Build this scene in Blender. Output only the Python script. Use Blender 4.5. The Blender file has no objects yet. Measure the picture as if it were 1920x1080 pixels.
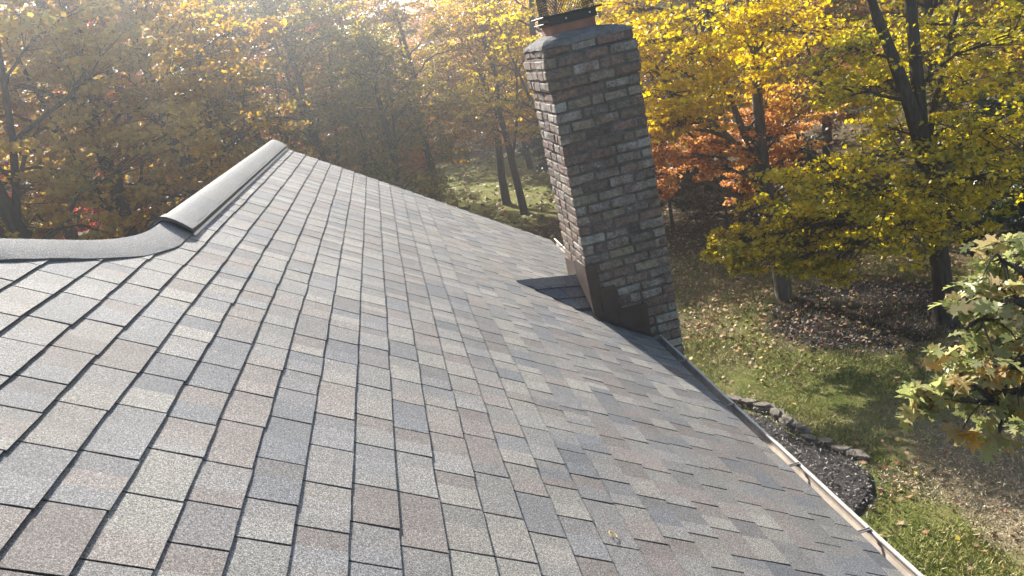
import bpy, bmesh, math, random
import numpy as np
from mathutils import Matrix, Vector

S = bpy.context.scene
COL = S.collection
R = math.radians
sin, cos, pi = math.sin, math.cos, math.pi

# ------------------------------------------------------------------ camera
E = 0.143                      # one shingle course in metres
CAM_H = 6.0
FPX, YAW, PIT, ROL = 1408.88, 0.11029794, 0.31460556, 0.22926906
SL, H0, U0 = 0.58718468, 8.20355772, -3.79754383
fw = Vector((sin(YAW) * cos(PIT), cos(YAW) * cos(PIT), -sin(PIT)))
r0 = Vector((cos(YAW), -sin(YAW), 0)); d0 = fw.cross(r0)
rt = cos(ROL) * r0 + sin(ROL) * d0
dn = -sin(ROL) * r0 + cos(ROL) * d0
cam_d = bpy.data.cameras.new('camera'); cam = bpy.data.objects.new('camera', cam_d); COL.objects.link(cam)
cam.matrix_world = Matrix(((rt.x, -dn.x, -fw.x, 0), (rt.y, -dn.y, -fw.y, 0), (rt.z, -dn.z, -fw.z, CAM_H), (0, 0, 0, 1)))
cam_d.sensor_width = 36; cam_d.lens = 36 * FPX / 1920; cam_d.clip_start = 0.05; cam_d.clip_end = 2000
S.camera = cam

# ------------------------------------------------------------------ light
SUN_AZ, SUN_EL = R(-14.6), R(31)
world = bpy.data.worlds.new('World'); S.world = world; world.use_nodes = True
nt = world.node_tree; bg = nt.nodes['Background']
sky = nt.nodes.new('ShaderNodeTexSky'); sky.sky_type = 'NISHITA'; sky.sun_disc = False
sky.sun_elevation = SUN_EL; sky.sun_rotation = SUN_AZ
nt.links.new(sky.outputs[0], bg.inputs[0]); bg.inputs[1].default_value = 0.08
sd = bpy.data.lights.new('sun', 'SUN'); sun = bpy.data.objects.new('sun', sd); COL.objects.link(sun)
sd.energy = 5.0; sd.angle = R(0.5); sd.color = (1.0, 0.95, 0.87)
sv = Vector((sin(SUN_AZ) * cos(SUN_EL), cos(SUN_AZ) * cos(SUN_EL), sin(SUN_EL)))
sun.rotation_euler = sv.to_track_quat('Z', 'Y').to_euler(); sun.location = sv * 60
S.view_settings.view_transform = 'Standard'; S.view_settings.look = 'None'
S.view_settings.gamma = 1; S.view_settings.exposure = 1.66
S.cycles.max_bounces = 6; S.cycles.diffuse_bounces = 3; S.cycles.glossy_bounces = 2
S.cycles.transmission_bounces = 4; S.cycles.volume_bounces = 0; S.cycles.transparent_max_bounces = 4
S.cycles.use_denoising = True
S.cycles.sample_clamp_indirect = 6

# ------------------------------------------------------------------ helpers
def at(px, py, hd):
    """world point seen at a photo pixel, hd metres away horizontally"""
    w = rt * ((px - 960) / FPX) + dn * ((py - 540) / FPX) + fw
    w = w * (hd / math.hypot(w.x, w.y))
    return np.array((w.x, w.y, w.z + CAM_H))

def gnd(px, py, z=0.0):
    w = rt * ((px - 960) / FPX) + dn * ((py - 540) / FPX) + fw
    w = w * ((z - CAM_H) / w.z)
    return np.array((w.x, w.y, z))

def RP(u, v, h=0.0):
    """point on the roof slope: u courses down from a datum course, v courses along the eave, h metres above"""
    uu = U0 + u
    return (E * (-H0 * sin(SL) + uu * cos(SL)) + h * sin(SL), v * E,
            CAM_H + E * (-H0 * cos(SL) - uu * sin(SL)) + h * cos(SL))

def tag(o, label=None, cat=None, group=None, kind=None):
    if label: o['label'] = label
    if cat: o['category'] = cat
    if group: o['group'] = group
    if kind: o['kind'] = kind
    return o

def empty(name, loc=(0, 0, 0)):
    o = bpy.data.objects.new(name, None); COL.objects.link(o); o.location = loc; return o

def link(name, me, mat, parent=None):
    o = bpy.data.objects.new(name, me); COL.objects.link(o)
    if parent is not None: o.parent = parent
    if mat is not None and len(me.materials) == 0: me.materials.append(mat)
    return o

def np_mesh(name, V, k, idx=None, rnd=None, col=None):
    """uniform k-gons; V is (n,3); idx (faces,k)"""
    me = bpy.data.meshes.new(name)
    V = np.asarray(V, np.float32)
    if idx is None: idx = np.arange(len(V)).reshape(-1, k)
    nf = len(idx)
    me.vertices.add(len(V)); me.vertices.foreach_set('co', V.ravel())
    me.loops.add(nf * k); me.loops.foreach_set('vertex_index', np.asarray(idx, np.int32).ravel())
    me.polygons.add(nf); me.polygons.foreach_set('loop_start', np.arange(0, nf * k, k, dtype=np.int32))
    me.update(calc_edges=True)
    if rnd is not None:
        a = me.attributes.new('rnd', 'FLOAT', 'FACE'); a.data.foreach_set('value', np.asarray(rnd, np.float32))
    if col is not None:
        a = me.attributes.new('col', 'FLOAT_COLOR', 'FACE'); c = np.ones((nf, 4), np.float32); c[:, :3] = col
        a.data.foreach_set('color', c.ravel())
    return me

class MB:
    """collects polygons for one mesh object"""
    def __init__(s): s.v = []; s.f = []; s.c = []
    def poly(s, pts, col=None):
        n = len(s.v); s.v.extend(tuple(p) for p in pts); s.f.append(tuple(range(n, n + len(pts)))); s.c.append(col)
    def shared(s, pts, faces, col=None):
        n = len(s.v); s.v.extend(tuple(p) for p in pts)
        for f in faces: s.f.append(tuple(n + i for i in f)); s.c.append(col)
    def box(s, c, h, col=None, M=None, ch=0.0, jit=None):
        """box with chamfered edges (ch), jit = random vertex offset"""
        c = np.array(c, float); h = np.array(h, float)
        if ch <= 0:
            pts = [np.array((x, y, z)) * h for x in (-1, 1) for y in (-1, 1) for z in (-1, 1)]
            F = [(0, 1, 3, 2), (4, 6, 7, 5), (0, 4, 5, 1), (2, 3, 7, 6), (0, 2, 6, 4), (1, 5, 7, 3)]
        else:
            pts = []; ids = {}
            for x in (-1, 1):
                for y in (-1, 1):
                    for z in (-1, 1):
                        sg = np.array((x, y, z), float)
                        for a in range(3):
                            q = sg * (h - ch); q[a] = sg[a] * h[a]
                            ids[(x, y, z, a)] = len(pts); pts.append(q)
            F = []
            for a in range(3):
                b, d = [(1, 2), (0, 2), (0, 1)][a]
                for sgn in (-1, 1):
                    f = []
                    for (p, q) in ((-1, -1), (1, -1), (1, 1), (-1, 1)):
                        k = [0, 0, 0]; k[a] = sgn; k[b] = p; k[d] = q; f.append(ids[(*k, a)])
                    if (sgn > 0) == (a == 1): f.reverse()
                    F.append(tuple(f))
                for (p, q) in ((-1, -1), (-1, 1), (1, -1), (1, 1)):   # edge strips along axis a
                    k1 = [0, 0, 0]; k2 = [0, 0, 0]; k1[a] = -1; k2[a] = 1
                    for kk in (k1, k2): kk[b] = p; kk[d] = q
                    F.append((ids[(*k1, b)], ids[(*k2, b)], ids[(*k2, d)], ids[(*k1, d)]))
            for x in (-1, 1):
                for y in (-1, 1):
                    for z in (-1, 1): F.append(tuple(ids[(x, y, z, a)] for a in range(3)))
        if jit is not None:
            pts = [p + jit() for p in pts]
        if M is not None: pts = [M @ p for p in pts]
        s.shared([p + c for p in pts], F, col)
    def tube(s, P, rad, n=6, col=None, cap=True):
        P = [np.array(p, float) for p in P]
        if np.isscalar(rad): rad = [rad] * len(P)
        rings = []; up = np.array((0.31, 0.17, 0.93))
        for i, p in enumerate(P):
            t = P[min(i + 1, len(P) - 1)] - P[max(i - 1, 0)]; t = t / (np.linalg.norm(t) + 1e-9)
            a = np.cross(t, up); na = np.linalg.norm(a)
            if na < 1e-3: a = np.cross(t, (1, 0, 0)); na = np.linalg.norm(a)
            a /= na; b = np.cross(t, a)
            rings.append([p + rad[i] * (cos(2 * pi * k / n) * a + sin(2 * pi * k / n) * b) for k in range(n)])
        pts = [q for r_ in rings for q in r_]
        F = []
        for i in range(len(P) - 1):
            for k in range(n):
                F.append((i * n + k, i * n + (k + 1) % n, (i + 1) * n + (k + 1) % n, (i + 1) * n + k))
        if cap: F.append(tuple(range(n))[::-1]); F.append(tuple((len(P) - 1) * n + k for k in range(n)))
        s.shared(pts, F, col)
    def build(s, name, mat, parent=None, smooth=False, fix=True):
        me = bpy.data.meshes.new(name)
        me.from_pydata([tuple(float(x) for x in v) for v in s.v], [], s.f)
        if any(c is not None for c in s.c):
            a = me.attributes.new('col', 'FLOAT_COLOR', 'FACE')
            flat = []
            for c in s.c: flat.extend((*(c if c is not None else (.2, .2, .2)), 1.0) if c is None or len(c) == 3 else c)
            a.data.foreach_set('color', flat)
        if fix:
            bm = bmesh.new(); bm.from_mesh(me); bmesh.ops.recalc_face_normals(bm, faces=bm.faces); bm.to_mesh(me); bm.free()
        if smooth:
            me.polygons.foreach_set('use_smooth', [True] * len(me.polygons))
        me.update()
        return link(name, me, mat, parent)

# ------------------------------------------------------------------ materials
class NT:
    def __init__(s, name):
        s.m = bpy.data.materials.new(name); s.m.use_nodes = True; s.t = s.m.node_tree; s.n = s.t.nodes
        s.b = s.n['Principled BSDF']; s.out = s.n['Material Output']
    def new(s, typ, **kw):
        n = s.n.new(typ)
        for k, v in kw.items(): setattr(n, k, v)
        return n
    def L(s, a, b): s.t.links.new(a, b)
    def coord(s, which='Object'):
        return s.new('ShaderNodeTexCoord').outputs[which]
    def noise(s, scale, co=None, detail=4, rough=.55, dist=0, vec=None):
        n = s.new('ShaderNodeTexNoise'); n.inputs['Scale'].default_value = scale; n.inputs['Detail'].default_value = detail
        n.inputs['Roughness'].default_value = rough; n.inputs['Distortion'].default_value = dist
        s.L(co if co is not None else s.coord(), n.inputs['Vector']); return n.outputs['Fac']
    def ramp(s, fac, stops, interp='LINEAR'):
        r_ = s.new('ShaderNodeValToRGB'); r_.color_ramp.interpolation = interp
        el = r_.color_ramp.elements
        while len(el) < len(stops): el.new(0.5)
        for e_, (p, c) in zip(el, stops):
            e_.position = p; e_.color = (*c, 1) if hasattr(c, '__len__') else (c, c, c, 1)
        s.L(fac, r_.inputs[0]); return r_.outputs[0]
    def mix(s, fac, a, b, mode='MIX'):
        m = s.new('ShaderNodeMix', data_type='RGBA', blend_type=mode)
        for sock, v in ((m.inputs['Factor'], fac), (m.inputs['A'], a), (m.inputs['B'], b)):
            if isinstance(v, (int, float)): sock.default_value = v
            elif isinstance(v, tuple): sock.default_value = (*v, 1)
            else: s.L(v, sock)
        return m.outputs['Result']
    def math(s, op, a, b=0.0, clamp=False):
        m = s.new('ShaderNodeMath', operation=op, use_clamp=clamp)
        for i, v in enumerate((a, b)):
            if isinstance(v, (int, float)): m.inputs[i].default_value = v
            else: s.L(v, m.inputs[i])
        return m.outputs[0]
    def attr(s, name, out='Color'):
        a = s.new('ShaderNodeAttribute'); a.attribute_name = name; return a.outputs[out]
    def bump(s, h, strength=.5, dist=.01):
        b = s.new('ShaderNodeBump'); b.inputs['Strength'].default_value = strength; b.inputs['Distance'].default_value = dist
        s.L(h, b.inputs['Height']); s.L(b.outputs[0], s.b.inputs['Normal'])
    def set(s, col=None, rough=.8, spec=.3, metal=0.0):
        if col is not None:
            if isinstance(col, tuple): s.b.inputs['Base Color'].default_value = (*col, 1)
            else: s.L(col, s.b.inputs['Base Color'])
        if isinstance(rough, (int, float)): s.b.inputs['Roughness'].default_value = rough
        else: s.L(rough, s.b.inputs['Roughness'])
        s.b.inputs['Specular IOR Level'].default_value = spec; s.b.inputs['Metallic'].default_value = metal
        return s.m

def m_shingle():
    m = NT('asphalt_shingle'); c = m.attr('col')
    bl = m.mix(m.noise(2.2, detail=3), (.155, .143, .134), (.185, .176, .160))
    c = m.mix(m.ramp(m.noise(9, detail=5, rough=.7), [(.45, 0.0), (.74, .4)]), c, bl)
    g = m.noise(360, detail=2, rough=.7); g2 = m.noise(150, detail=3, rough=.8)
    gg = m.math('ADD', m.math('MULTIPLY', g, .6), m.math('MULTIPLY', g2, .4))
    sp = m.ramp(gg, [(.38, .12), (.46, .62), (.54, 1.2), (.62, 2.6)])
    c = m.mix(1.0, c, sp, 'MULTIPLY')
    big = m.ramp(m.noise(1.3, detail=5), [(.3, .86), (.7, 1.12)])
    c = m.mix(1.0, c, big, 'MULTIPLY')
    m.bump(gg, .55, .004)
    return m.set(c, .8, .34)

def m_plain(name, col, rough=.6, spec=.4, metal=0, var=.25, scale=6, bump=0, bscale=60):
    m = NT(name)
    n = m.noise(scale, detail=6, rough=.65)
    c = m.mix(1.0, col, m.ramp(n, [(.3, 1 - var), (.7, 1 + var)]), 'MULTIPLY')
    if bump: m.bump(m.noise(bscale, detail=5), bump, .006)
    return m.set(c, rough, spec, metal)

def m_brick():
    m = NT('weathered_brick'); a = m.new('ShaderNodeAttribute'); a.attribute_name = 'col'
    c = a.outputs['Color']; w = a.outputs['Alpha']
    c = m.mix(1.0, c, m.ramp(m.noise(35, detail=5, rough=.7), [(.3, .55), (.7, 1.4)]), 'MULTIPLY')
    patch = m.math('ADD', m.noise(9, detail=5, rough=.7), m.math('MULTIPLY', m.math('SUBTRACT', m.noise(130, detail=3, rough=.8), .5), 1.1))
    amt = m.math('ADD', patch, m.math('MULTIPLY', w, .55))
    msk = m.ramp(amt, [(.70, 0.0), (1.0, .85)])
    c = m.mix(msk, c, (.47, .44, .39))
    pits = m.ramp(m.noise(90, detail=4, rough=.8), [(.36, .35), (.44, 1.0)])
    c = m.mix(.8, c, pits, 'MULTIPLY')
    m.bump(m.math('ADD', m.noise(28, detail=6, rough=.7), m.math('MULTIPLY', m.noise(110, detail=4, rough=.7), .5)), .9, .012)
    return m.set(c, .9, .2)

def m_mortar(name='mortar', base=(.15, .13, .113)):
    m = NT(name)
    c = m.mix(1.0, base, m.ramp(m.noise(14, detail=7, rough=.7), [(.3, .55), (.7, 1.5)]), 'MULTIPLY')
    c = m.mix(m.ramp(m.noise(4, detail=4), [(.5, 0.0), (.7, .5)]), c, (.07, .075, .06))
    m.bump(m.noise(45, detail=7, rough=.75), 1.0, .02)
    return m.set(c, .95, .15)

def m_bark(name='bark', c1=(.035, .028, .024), c2=(.14, .115, .095)):
    m = NT(name); co = m.coord()
    mp = m.new('ShaderNodeMapping'); mp.inputs['Scale'].default_value = (9, 9, 1.6); m.L(co, mp.inputs[0])
    n = m.noise(2.2, mp.outputs[0], detail=7, rough=.7)
    c = m.ramp(n, [(.3, c1), (.68, c2)])
    c = m.mix(m.ramp(m.noise(2.5, detail=4), [(.55, 0.0), (.72, .55)]), c, (.11, .12, .075))
    m.bump(n, 1.0, .05)
    return m.set(c, .95, .15)

def m_leaf(name, stops, zsplit=None, trans=.55, spec=.4, nscale=.8, lum=1.0):
    m = NT(name)
    f = m.math('ADD', m.math('MULTIPLY', m.attr('rnd', 'Fac'), .72), m.math('MULTIPLY', m.noise(nscale, detail=2), .62))
    f = m.math('SUBTRACT', f, .16)
    c = m.ramp(f, stops)
    if zsplit:
        z0, z1, stops2 = zsplit
        sx = m.new('ShaderNodeSeparateXYZ'); m.L(m.coord(), sx.inputs[0])
        t = m.math('ADD', m.math('DIVIDE', m.math('SUBTRACT', sx.outputs['Z'], z0), z1 - z0), m.math('MULTIPLY', m.math('SUBTRACT', m.noise(.7), .5), 2.0))
        c = m.mix(m.math('MAXIMUM', m.math('MINIMUM', t, 1.0), 0.0), m.ramp(f, stops2), c)
    m.set(c, .42, spec)
    tr = m.new('ShaderNodeBsdfTranslucent')
    hsv = m.new('ShaderNodeHueSaturation'); hsv.inputs['Saturation'].default_value = 1.1; hsv.inputs['Value'].default_value = 1.45
    m.L(c, hsv.inputs['Color']); m.L(hsv.outputs[0], tr.inputs['Color'])
    mx = m.new('ShaderNodeMixShader'); mx.inputs[0].default_value = trans
    m.L(m.b.outputs[0], mx.inputs[1]); m.L(tr.outputs[0], mx.inputs[2]); m.L(mx.outputs[0], m.out.inputs[0])
    return m.m

YEL = [(.15, (.30, .22, .015)), (.4, (.56, .40, .02)), (.62, (.74, .56, .03)), (.85, (.42, .38, .04))]
GOLD = [(.15, (.18, .12, .03)), (.4, (.40, .24, .04)), (.65, (.56, .34, .045)), (.85, (.22, .20, .045))]
OLIVE = [(.15, (.08, .10, .03)), (.4, (.20, .18, .035)), (.62, (.46, .31, .045)), (.85, (.12, .15, .04))]
YGRN = [(.10, (.11, .14, .03)), (.3, (.27, .26, .04)), (.5, (.54, .45, .055)), (.66, (.66, .50, .055)), (.85, (.18, .21, .045))]
ORANGE = [(.15, (.30, .12, .05)), (.4, (.48, .24, .10)), (.65, (.56, .31, .13)), (.85, (.48, .33, .08))]
RUST = [(.12, (.22, .17, .05)), (.36, (.43, .29, .075)), (.6, (.58, .39, .09)), (.82, (.27, .26, .08))]
RED = [(.15, (.28, .03, .04)), (.4, (.42, .07, .07)), (.65, (.48, .14, .08)), (.85, (.34, .16, .05))]
GREEN = [(.15, (.035, .06, .02)), (.4, (.07, .10, .025)), (.65, (.14, .16, .035)), (.85, (.22, .20, .04))]
DARK = [(.15, (.012, .022, .012)), (.4, (.022, .036, .018)), (.65, (.035, .05, .022)), (.85, (.05, .06, .03))]
BROWN = [(.15, (.07, .045, .03)), (.4, (.12, .075, .045)), (.65, (.19, .11, .06)), (.85, (.10, .08, .05))]
OAK = [(.10, (.13, .16, .05)), (.32, (.24, .26, .10)), (.55, (.36, .36, .16)), (.72, (.46, .34, .19)), (.86, (.58, .34, .06))]

M = dict(shingle=m_shingle(), brick=m_brick(), mortar=m_mortar(), crown=m_mortar('mortar_wash', (.22, .205, .19)),
         flash=m_plain('brown_flashing', (.085, .06, .05), .5, .4, .2, .25, 9), flue=m_plain('terracotta', (.28, .135, .09), .8, .25, 0, .2, 10, .3),
         black=m_plain('black_metal', (.018, .018, .02), .42, .5, .3, .3, 12), wire=m_plain('dark_wire', (.045, .042, .04), .45, .5, .6, .2, 30),
         bolt=m_plain('zinc_bolt', (.6, .6, .58), .35, .5, .8, .1, 30), gutter=m_plain('beige_gutter', (.37, .31, .25), .6, .35, 0, .3, 9),
         lip=m_plain('pale_gutter_lip', (.50, .46, .40), .5, .4, 0, .12, 8), hanger=m_plain('metal_hanger', (.30, .27, .24), .45, .5, .5, .2, 20),
         siding=m_plain('pale_siding', (.52, .48, .41), .7, .3, 0, .08, 3), trim=m_plain('white_trim', (.68, .66, .62), .6, .3, 0, .08, 4),
         bark=m_bark(), bark2=m_bark('grey_bark', (.05, .043, .038), (.20, .175, .15)),
         stone=m_plain('flat_stone', (.185, .16, .13), .9, .2, 0, .45, 12, .8, 40),
         ring=m_plain('tan_rubber', (.55, .36, .13), .6, .4, 0, .1, 20),
         yellow=m_leaf('yellow_leaf', YEL), gold=m_leaf('gold_leaf', GOLD), olive=m_leaf('olive_leaf', OLIVE), ygreen=m_leaf('yellow_green_leaf', YGRN),
         orange=m_leaf('orange_leaf', ORANGE), rust=m_leaf('rust_leaf', RUST), red=m_leaf('red_leaf', RED), green=m_leaf('green_leaf', GREEN),
         dark=m_leaf('evergreen_leaf', DARK, trans=.2), brown=m_leaf('brown_leaf', BROWN, trans=.3),
         mixed=m_leaf('yellow_over_orange_leaf', YEL, zsplit=(3.5, 4.6, ORANGE)),
         oak=m_leaf('oak_leaf', OAK, trans=.5, spec=.5, nscale=2.5))

# ------------------------------------------------------------------ ground
G_STONE = [gnd(1372, 757), gnd(1440, 775), gnd(1475, 800), gnd(1520, 825), gnd(1560, 838), gnd(1612, 862)]
def m_ground():
    m = NT('lawn_ground'); co = m.coord()
    sx = m.new('ShaderNodeSeparateXYZ'); m.L(co, sx.inputs[0]); X, Y = sx.outputs['X'], sx.outputs['Y']
    n1 = m.noise(.55, co, detail=5); n2 = m.noise(3.0, co, detail=6, rough=.65); n3 = m.noise(40, co, detail=4, rough=.7)
    grass = m.ramp(n2, [(.3, (.085, .11, .025)), (.5, (.15, .165, .04)), (.72, (.25, .22, .09))])
    dry = m.ramp(n3, [(.3, (.13, .095, .055)), (.5, (.30, .235, .145)), (.7, (.50, .41, .27))])
    litter = m.ramp(m.noise(22, co, detail=5, rough=.75), [(.3, (.035, .025, .017)), (.5, (.10, .065, .04)), (.7, (.22, .15, .09))])
    soil = m.ramp(n3, [(.3, (.016, .013, .011)), (.7, (.06, .046, .036))])
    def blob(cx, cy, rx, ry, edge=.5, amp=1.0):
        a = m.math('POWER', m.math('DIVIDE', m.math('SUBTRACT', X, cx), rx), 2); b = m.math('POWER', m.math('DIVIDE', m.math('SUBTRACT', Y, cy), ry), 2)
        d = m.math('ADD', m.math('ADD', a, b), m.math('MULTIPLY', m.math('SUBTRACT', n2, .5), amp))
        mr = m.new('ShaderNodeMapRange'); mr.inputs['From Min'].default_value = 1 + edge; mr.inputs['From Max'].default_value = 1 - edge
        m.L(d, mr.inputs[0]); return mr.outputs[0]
    c = m.mix(m.ramp(n1, [(.50, 0.0), (.68, .65)]), grass, dry)
    c = m.mix(blob(7.6, 7.0, 2.6, 1.2, .35, 1.1), c, dry)          # bare straw strip beside the lawn
    c = m.mix(blob(6.4, 5.2, 1.4, 2.2, .3, 1.0), c, dry)
    # forest floor beyond the lawn
    far = m.new('ShaderNodeMapRange'); far.inputs['From Min'].default_value = 13.5; far.inputs['From Max'].default_value = 17
    m.L(m.math('ADD', m.math('ADD', Y, m.math('MULTIPLY', X, .28)), m.math('MULTIPLY', m.math('SUBTRACT', n1, .5), 6)), far.inputs[0])
    c = m.mix(m.math('MULTIPLY', far.outputs[0], .85), c, litter)
    c = m.mix(blob(3.4, 34, 3.8, 10.0, .3, .6), c, m.mix(1.0, grass, (1.25, 1.2, 1.1), 'MULTIPLY'))           # clearing, its grass colour brightened to look sunlit
    c = m.mix(blob(27, 30, 9, 4, .3, .8), c, grass)
    c = m.mix(blob(7.45, 11.6, 1.75, 1.7, .25, .8), c, soil)       # mulched circle round the two maples
    m.bump(m.math('ADD', n3, n2), .8, .05)
    return m.set(c, .95, .1)
xs = np.concatenate([np.linspace(-200, -30, 12), np.linspace(-24, 40, 65), np.linspace(48, 200, 12)])
ys = np.concatenate([np.linspace(-200, -30, 12), np.linspace(-24, 60, 85), np.linspace(70, 260, 14)])
def gz(x, y):
    x = np.asarray(x, float); y = np.asarray(y, float)
    return .035 * np.sin(x * 1.3 + .4 * y) + .03 * np.sin(.9 * y - .5 * x + 1) + .02 * np.sin(2.3 * x + 1.9 * y)
GX, GY = np.meshgrid(xs, ys)
V = np.stack([GX, GY, gz(GX, GY)], -1).reshape(-1, 3)
nx, ny = len(xs), len(ys)
idx = np.array([(j * nx + i, j * nx + i + 1, (j + 1) * nx + i + 1, (j + 1) * nx + i) for j in range(ny - 1) for i in range(nx - 1)])
me = np_mesh('ground', V, 4, idx); me.polygons.foreach_set('use_smooth', [True] * len(me.polygons))
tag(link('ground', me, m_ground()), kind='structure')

# ------------------------------------------------------------------ house: roof
house = empty('house', (0, 0, 0))
tag(house, 'house with a grey brown shingled roof, beige gutter and weathered brick chimney', 'house')
rng = random.Random(7)
UE, VR, VN = 22.75, 63.2, -22.0
SHC = [(.186, .176, .165), (.206, .190, .167), (.165, .161, .159), (.188, .163, .146), (.222, .209, .182), (.162, .140, .127), (.128, .130, .136), (.192, .181, .169), (.142, .133, .128), (.180, .171, .157)]
def vmax(u):
    return VR if u > -1.3 else min(VR, 26.2 + (u + 1.74) * 3.99 / 2.86)
def shade(c, k): return tuple(x * k for x in c)
mb = MB()
SINK = .012
for i in range(-22, 24):
    u1 = float(i) if i < 23 else UE
    up = u1 - 1.14
    if i == -1: pass
    vm = vmax(i - .5 if i < 0 else 0)
    v = VN + rng.random() * 1.5
    wob = rng.uniform(-.012, .012)
    prev = rng.choice(SHC)
    while v < vm - .05:
        w = rng.choice([1.3, 1.45, 1.6, 1.7, 1.85, 2.0]) + rng.uniform(-.05, .05)
        ve = min(v + w, vm)
        gap = .044 if rng.random() < .93 else .065
        a, b = v + gap / 2, ve - gap / 2
        if b - a < .08: v = ve; continue
        lift = rng.uniform(0, .0025); dlow = rng.uniform(-.02, .02)
        hb = .0085 + lift; ht = .0015
        # two or three granule bands on the tab, the shadow band at the far end
        cuts = [a] + ([a + (b - a) * rng.uniform(.40, .6)] if rng.random() < .85 else []) + [b]
        if rng.random() < .25: cuts = [a, a + (b - a) * rng.uniform(.25, .4), a + (b - a) * rng.uniform(.6, .75), b]
        skew = rng.uniform(-.012, .012)
        for j in range(len(cuts) - 1):
            c0, c1 = cuts[j], cuts[j + 1]
            col = rng.choice(SHC) if rng.random() < .75 else prev
            prev = col
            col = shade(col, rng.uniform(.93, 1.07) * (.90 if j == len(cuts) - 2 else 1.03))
            jl = rng.uniform(-.010, .010)
            low = u1 + wob + dlow + jl
            tilt0 = .0012 * (1 - (c0 - a) / (b - a)); tilt1 = .0012 * (1 - (c1 - a) / (b - a))
            p00, p01 = RP(up, c0, ht), RP(up, c1, ht)
            p10, p11 = RP(low + skew * (c0 - a), c0, hb + tilt0), RP(low + skew * (c1 - a), c1, hb + tilt1)
            q10, q11 = RP(low - .01, c0, -.004), RP(low - .01, c1, -.004)
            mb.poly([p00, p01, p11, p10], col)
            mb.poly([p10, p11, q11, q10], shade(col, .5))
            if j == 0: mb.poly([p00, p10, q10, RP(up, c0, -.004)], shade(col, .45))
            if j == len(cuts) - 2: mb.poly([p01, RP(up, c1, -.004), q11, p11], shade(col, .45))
        v = ve
# dark asphalt layer beneath the tabs, wooden deck thickness, other slopes
DK = (.045, .045, .048)
def sheet(pts, col): mb.poly(pts, col)
ul = -22.5; vl = vmax(ul)
base = [RP(UE - .02, VN, -.0005), RP(UE - .02, VR, -.0005), RP(-1.55, VR, -.0005), RP(-1.55, 26.4, -.0005), RP(ul, vl, -.0005), RP(ul, VN, -.0005)]
sheet(base, DK)
deck = [RP(UE - .1, VN, -.03), RP(UE - .1, VR - .02, -.03), RP(-1.55, VR - .02, -.03), RP(-1.55, 26.4, -.03), RP(ul, vl, -.03), RP(ul, VN, -.03)]
sheet(deck[::-1], DK)
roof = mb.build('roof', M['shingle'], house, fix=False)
roof['label'] = 'roof slope of mottled grey and brown asphalt shingles'

# slopes on the far side of the ridge and hip
RJ = np.array(RP(-1.55, 26.4)); RF = np.array(RP(-1.55, VR)); TS = math.tan(SL)
HK = np.array(RP(ul, vl))
mb = MB()
dn1 = np.array((-6.5, 0, -6.5 * TS))
qs = -(HK[2] - RJ[2]) / (HK[1] - RJ[1])                       # rise of the hip-end slope per metre of y
vd = np.array((-6.5, 6.5 * TS / qs, -6.5 * TS))
t_ = (RF[1] - RJ[1]) / vd[1]
mb.poly([RJ, RF, RF + dn1, RJ + vd * min(1, t_)], SHC[0])
mb.poly([RJ, RJ + vd * min(1, t_), RJ + vd * min(1, t_) + np.array((-8, 0, 0)), HK + np.array((-8, 0, 0)), HK], SHC[2])
mb.build('back_slope', M['shingle'], roof, fix=False)

# ridge cap and hip cap: one bent band laid over the crest
def crest_band(path, wide, lift, crown_h, name, segs_col, thick=.008, drop_side=None):
    """path: list of (u, v); the band covers 'wide' courses each side; far side falls away"""
    b = MB(); n = len(path); rows = []
    for i, (u, v) in enumerate(path):
        u2, v2 = path[min(i + 1, n - 1)]; u1, v1 = path[max(i - 1, 0)]
        tu, tv = u2 - u1, v2 - v1; L_ = math.hypot(tu, tv); tu /= L_; tv /= L_
        pu, pv = tv, -tu                                     # towards our slope (downhill / viewer side)
        if pu < 0: pu, pv = -pu, -pv
        c = np.array(RP(u, v)); side = np.array(RP(u + pu * wide, v + pv * wide)) - c
        k = min(1.0, max(0.0, -pv / .6)) if pv < 0 else min(1.0, pv / .6)
        farA = np.array((-wide * E * cos(SL), 0, -wide * E * sin(SL)))
        Lq = wide * E; farB = np.array((-.45 * Lq, .8 * Lq, -.8 * Lq * qs))
        far = farA * (1 - k) + farB * k
        up = np.array((0, 0, 1.0))
        prof = []
        lift_ = lift + (.007 * ((i - 12) % 9) / 9 if i > 12 else 0); wv = 1 + .025 * math.sin(i * 1.7)
        for t in (1.0, .8, .55, .3, .14, 0): prof.append(c + side * t * (wv if t == 1 else 1) + up * (lift_ + crown_h * (1 - t) ** 1.0 * (1 - .35 * (1 - t))))
        for t in (.14, .3, .55, .8, 1.0): prof.append(c + far * t + up * (lift_ + crown_h * (1 - t) * (1 - .35 * (1 - t))))
        rows.append(prof)
    m_ = len(rows[0])
    for i in range(n - 1):
        col = segs_col(i)
        for k in range(m_ - 1):
            b.poly([rows[i][k], rows[i + 1][k], rows[i + 1][k + 1], rows[i][k + 1]], col)
        for k in (0, m_ - 1):
            z = np.array((0, 0, -thick - lift)); b.poly([rows[i][k], rows[i][k] + z, rows[i + 1][k] + z, rows[i + 1][k]], shade(col, .5))
    for i in (0, n - 1):
        z = np.array((0, 0, -thick)); 
        b.poly([p for p in rows[i]] + [p + z for p in reversed(rows[i])], DK)
    return b
hipd = (-2.86 / 4.91, -3.99 / 4.91)
path = [(-1.58, v) for v in np.linspace(33, 28.6, 8)]
for t in np.linspace(0, 1, 9)[1:]:                            # quadratic bend into the hip
    p0, p1, p2 = np.array((-1.58, 28.6)), np.array((-1.58, 26.3)), np.array((-1.58 + hipd[0] * 2.2, 26.3 + hipd[1] * 2.2))
    q = (1 - t) ** 2 * p0 + 2 * t * (1 - t) * p1 + t * t * p2; path.append(tuple(q))
q = path[-1]
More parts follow.
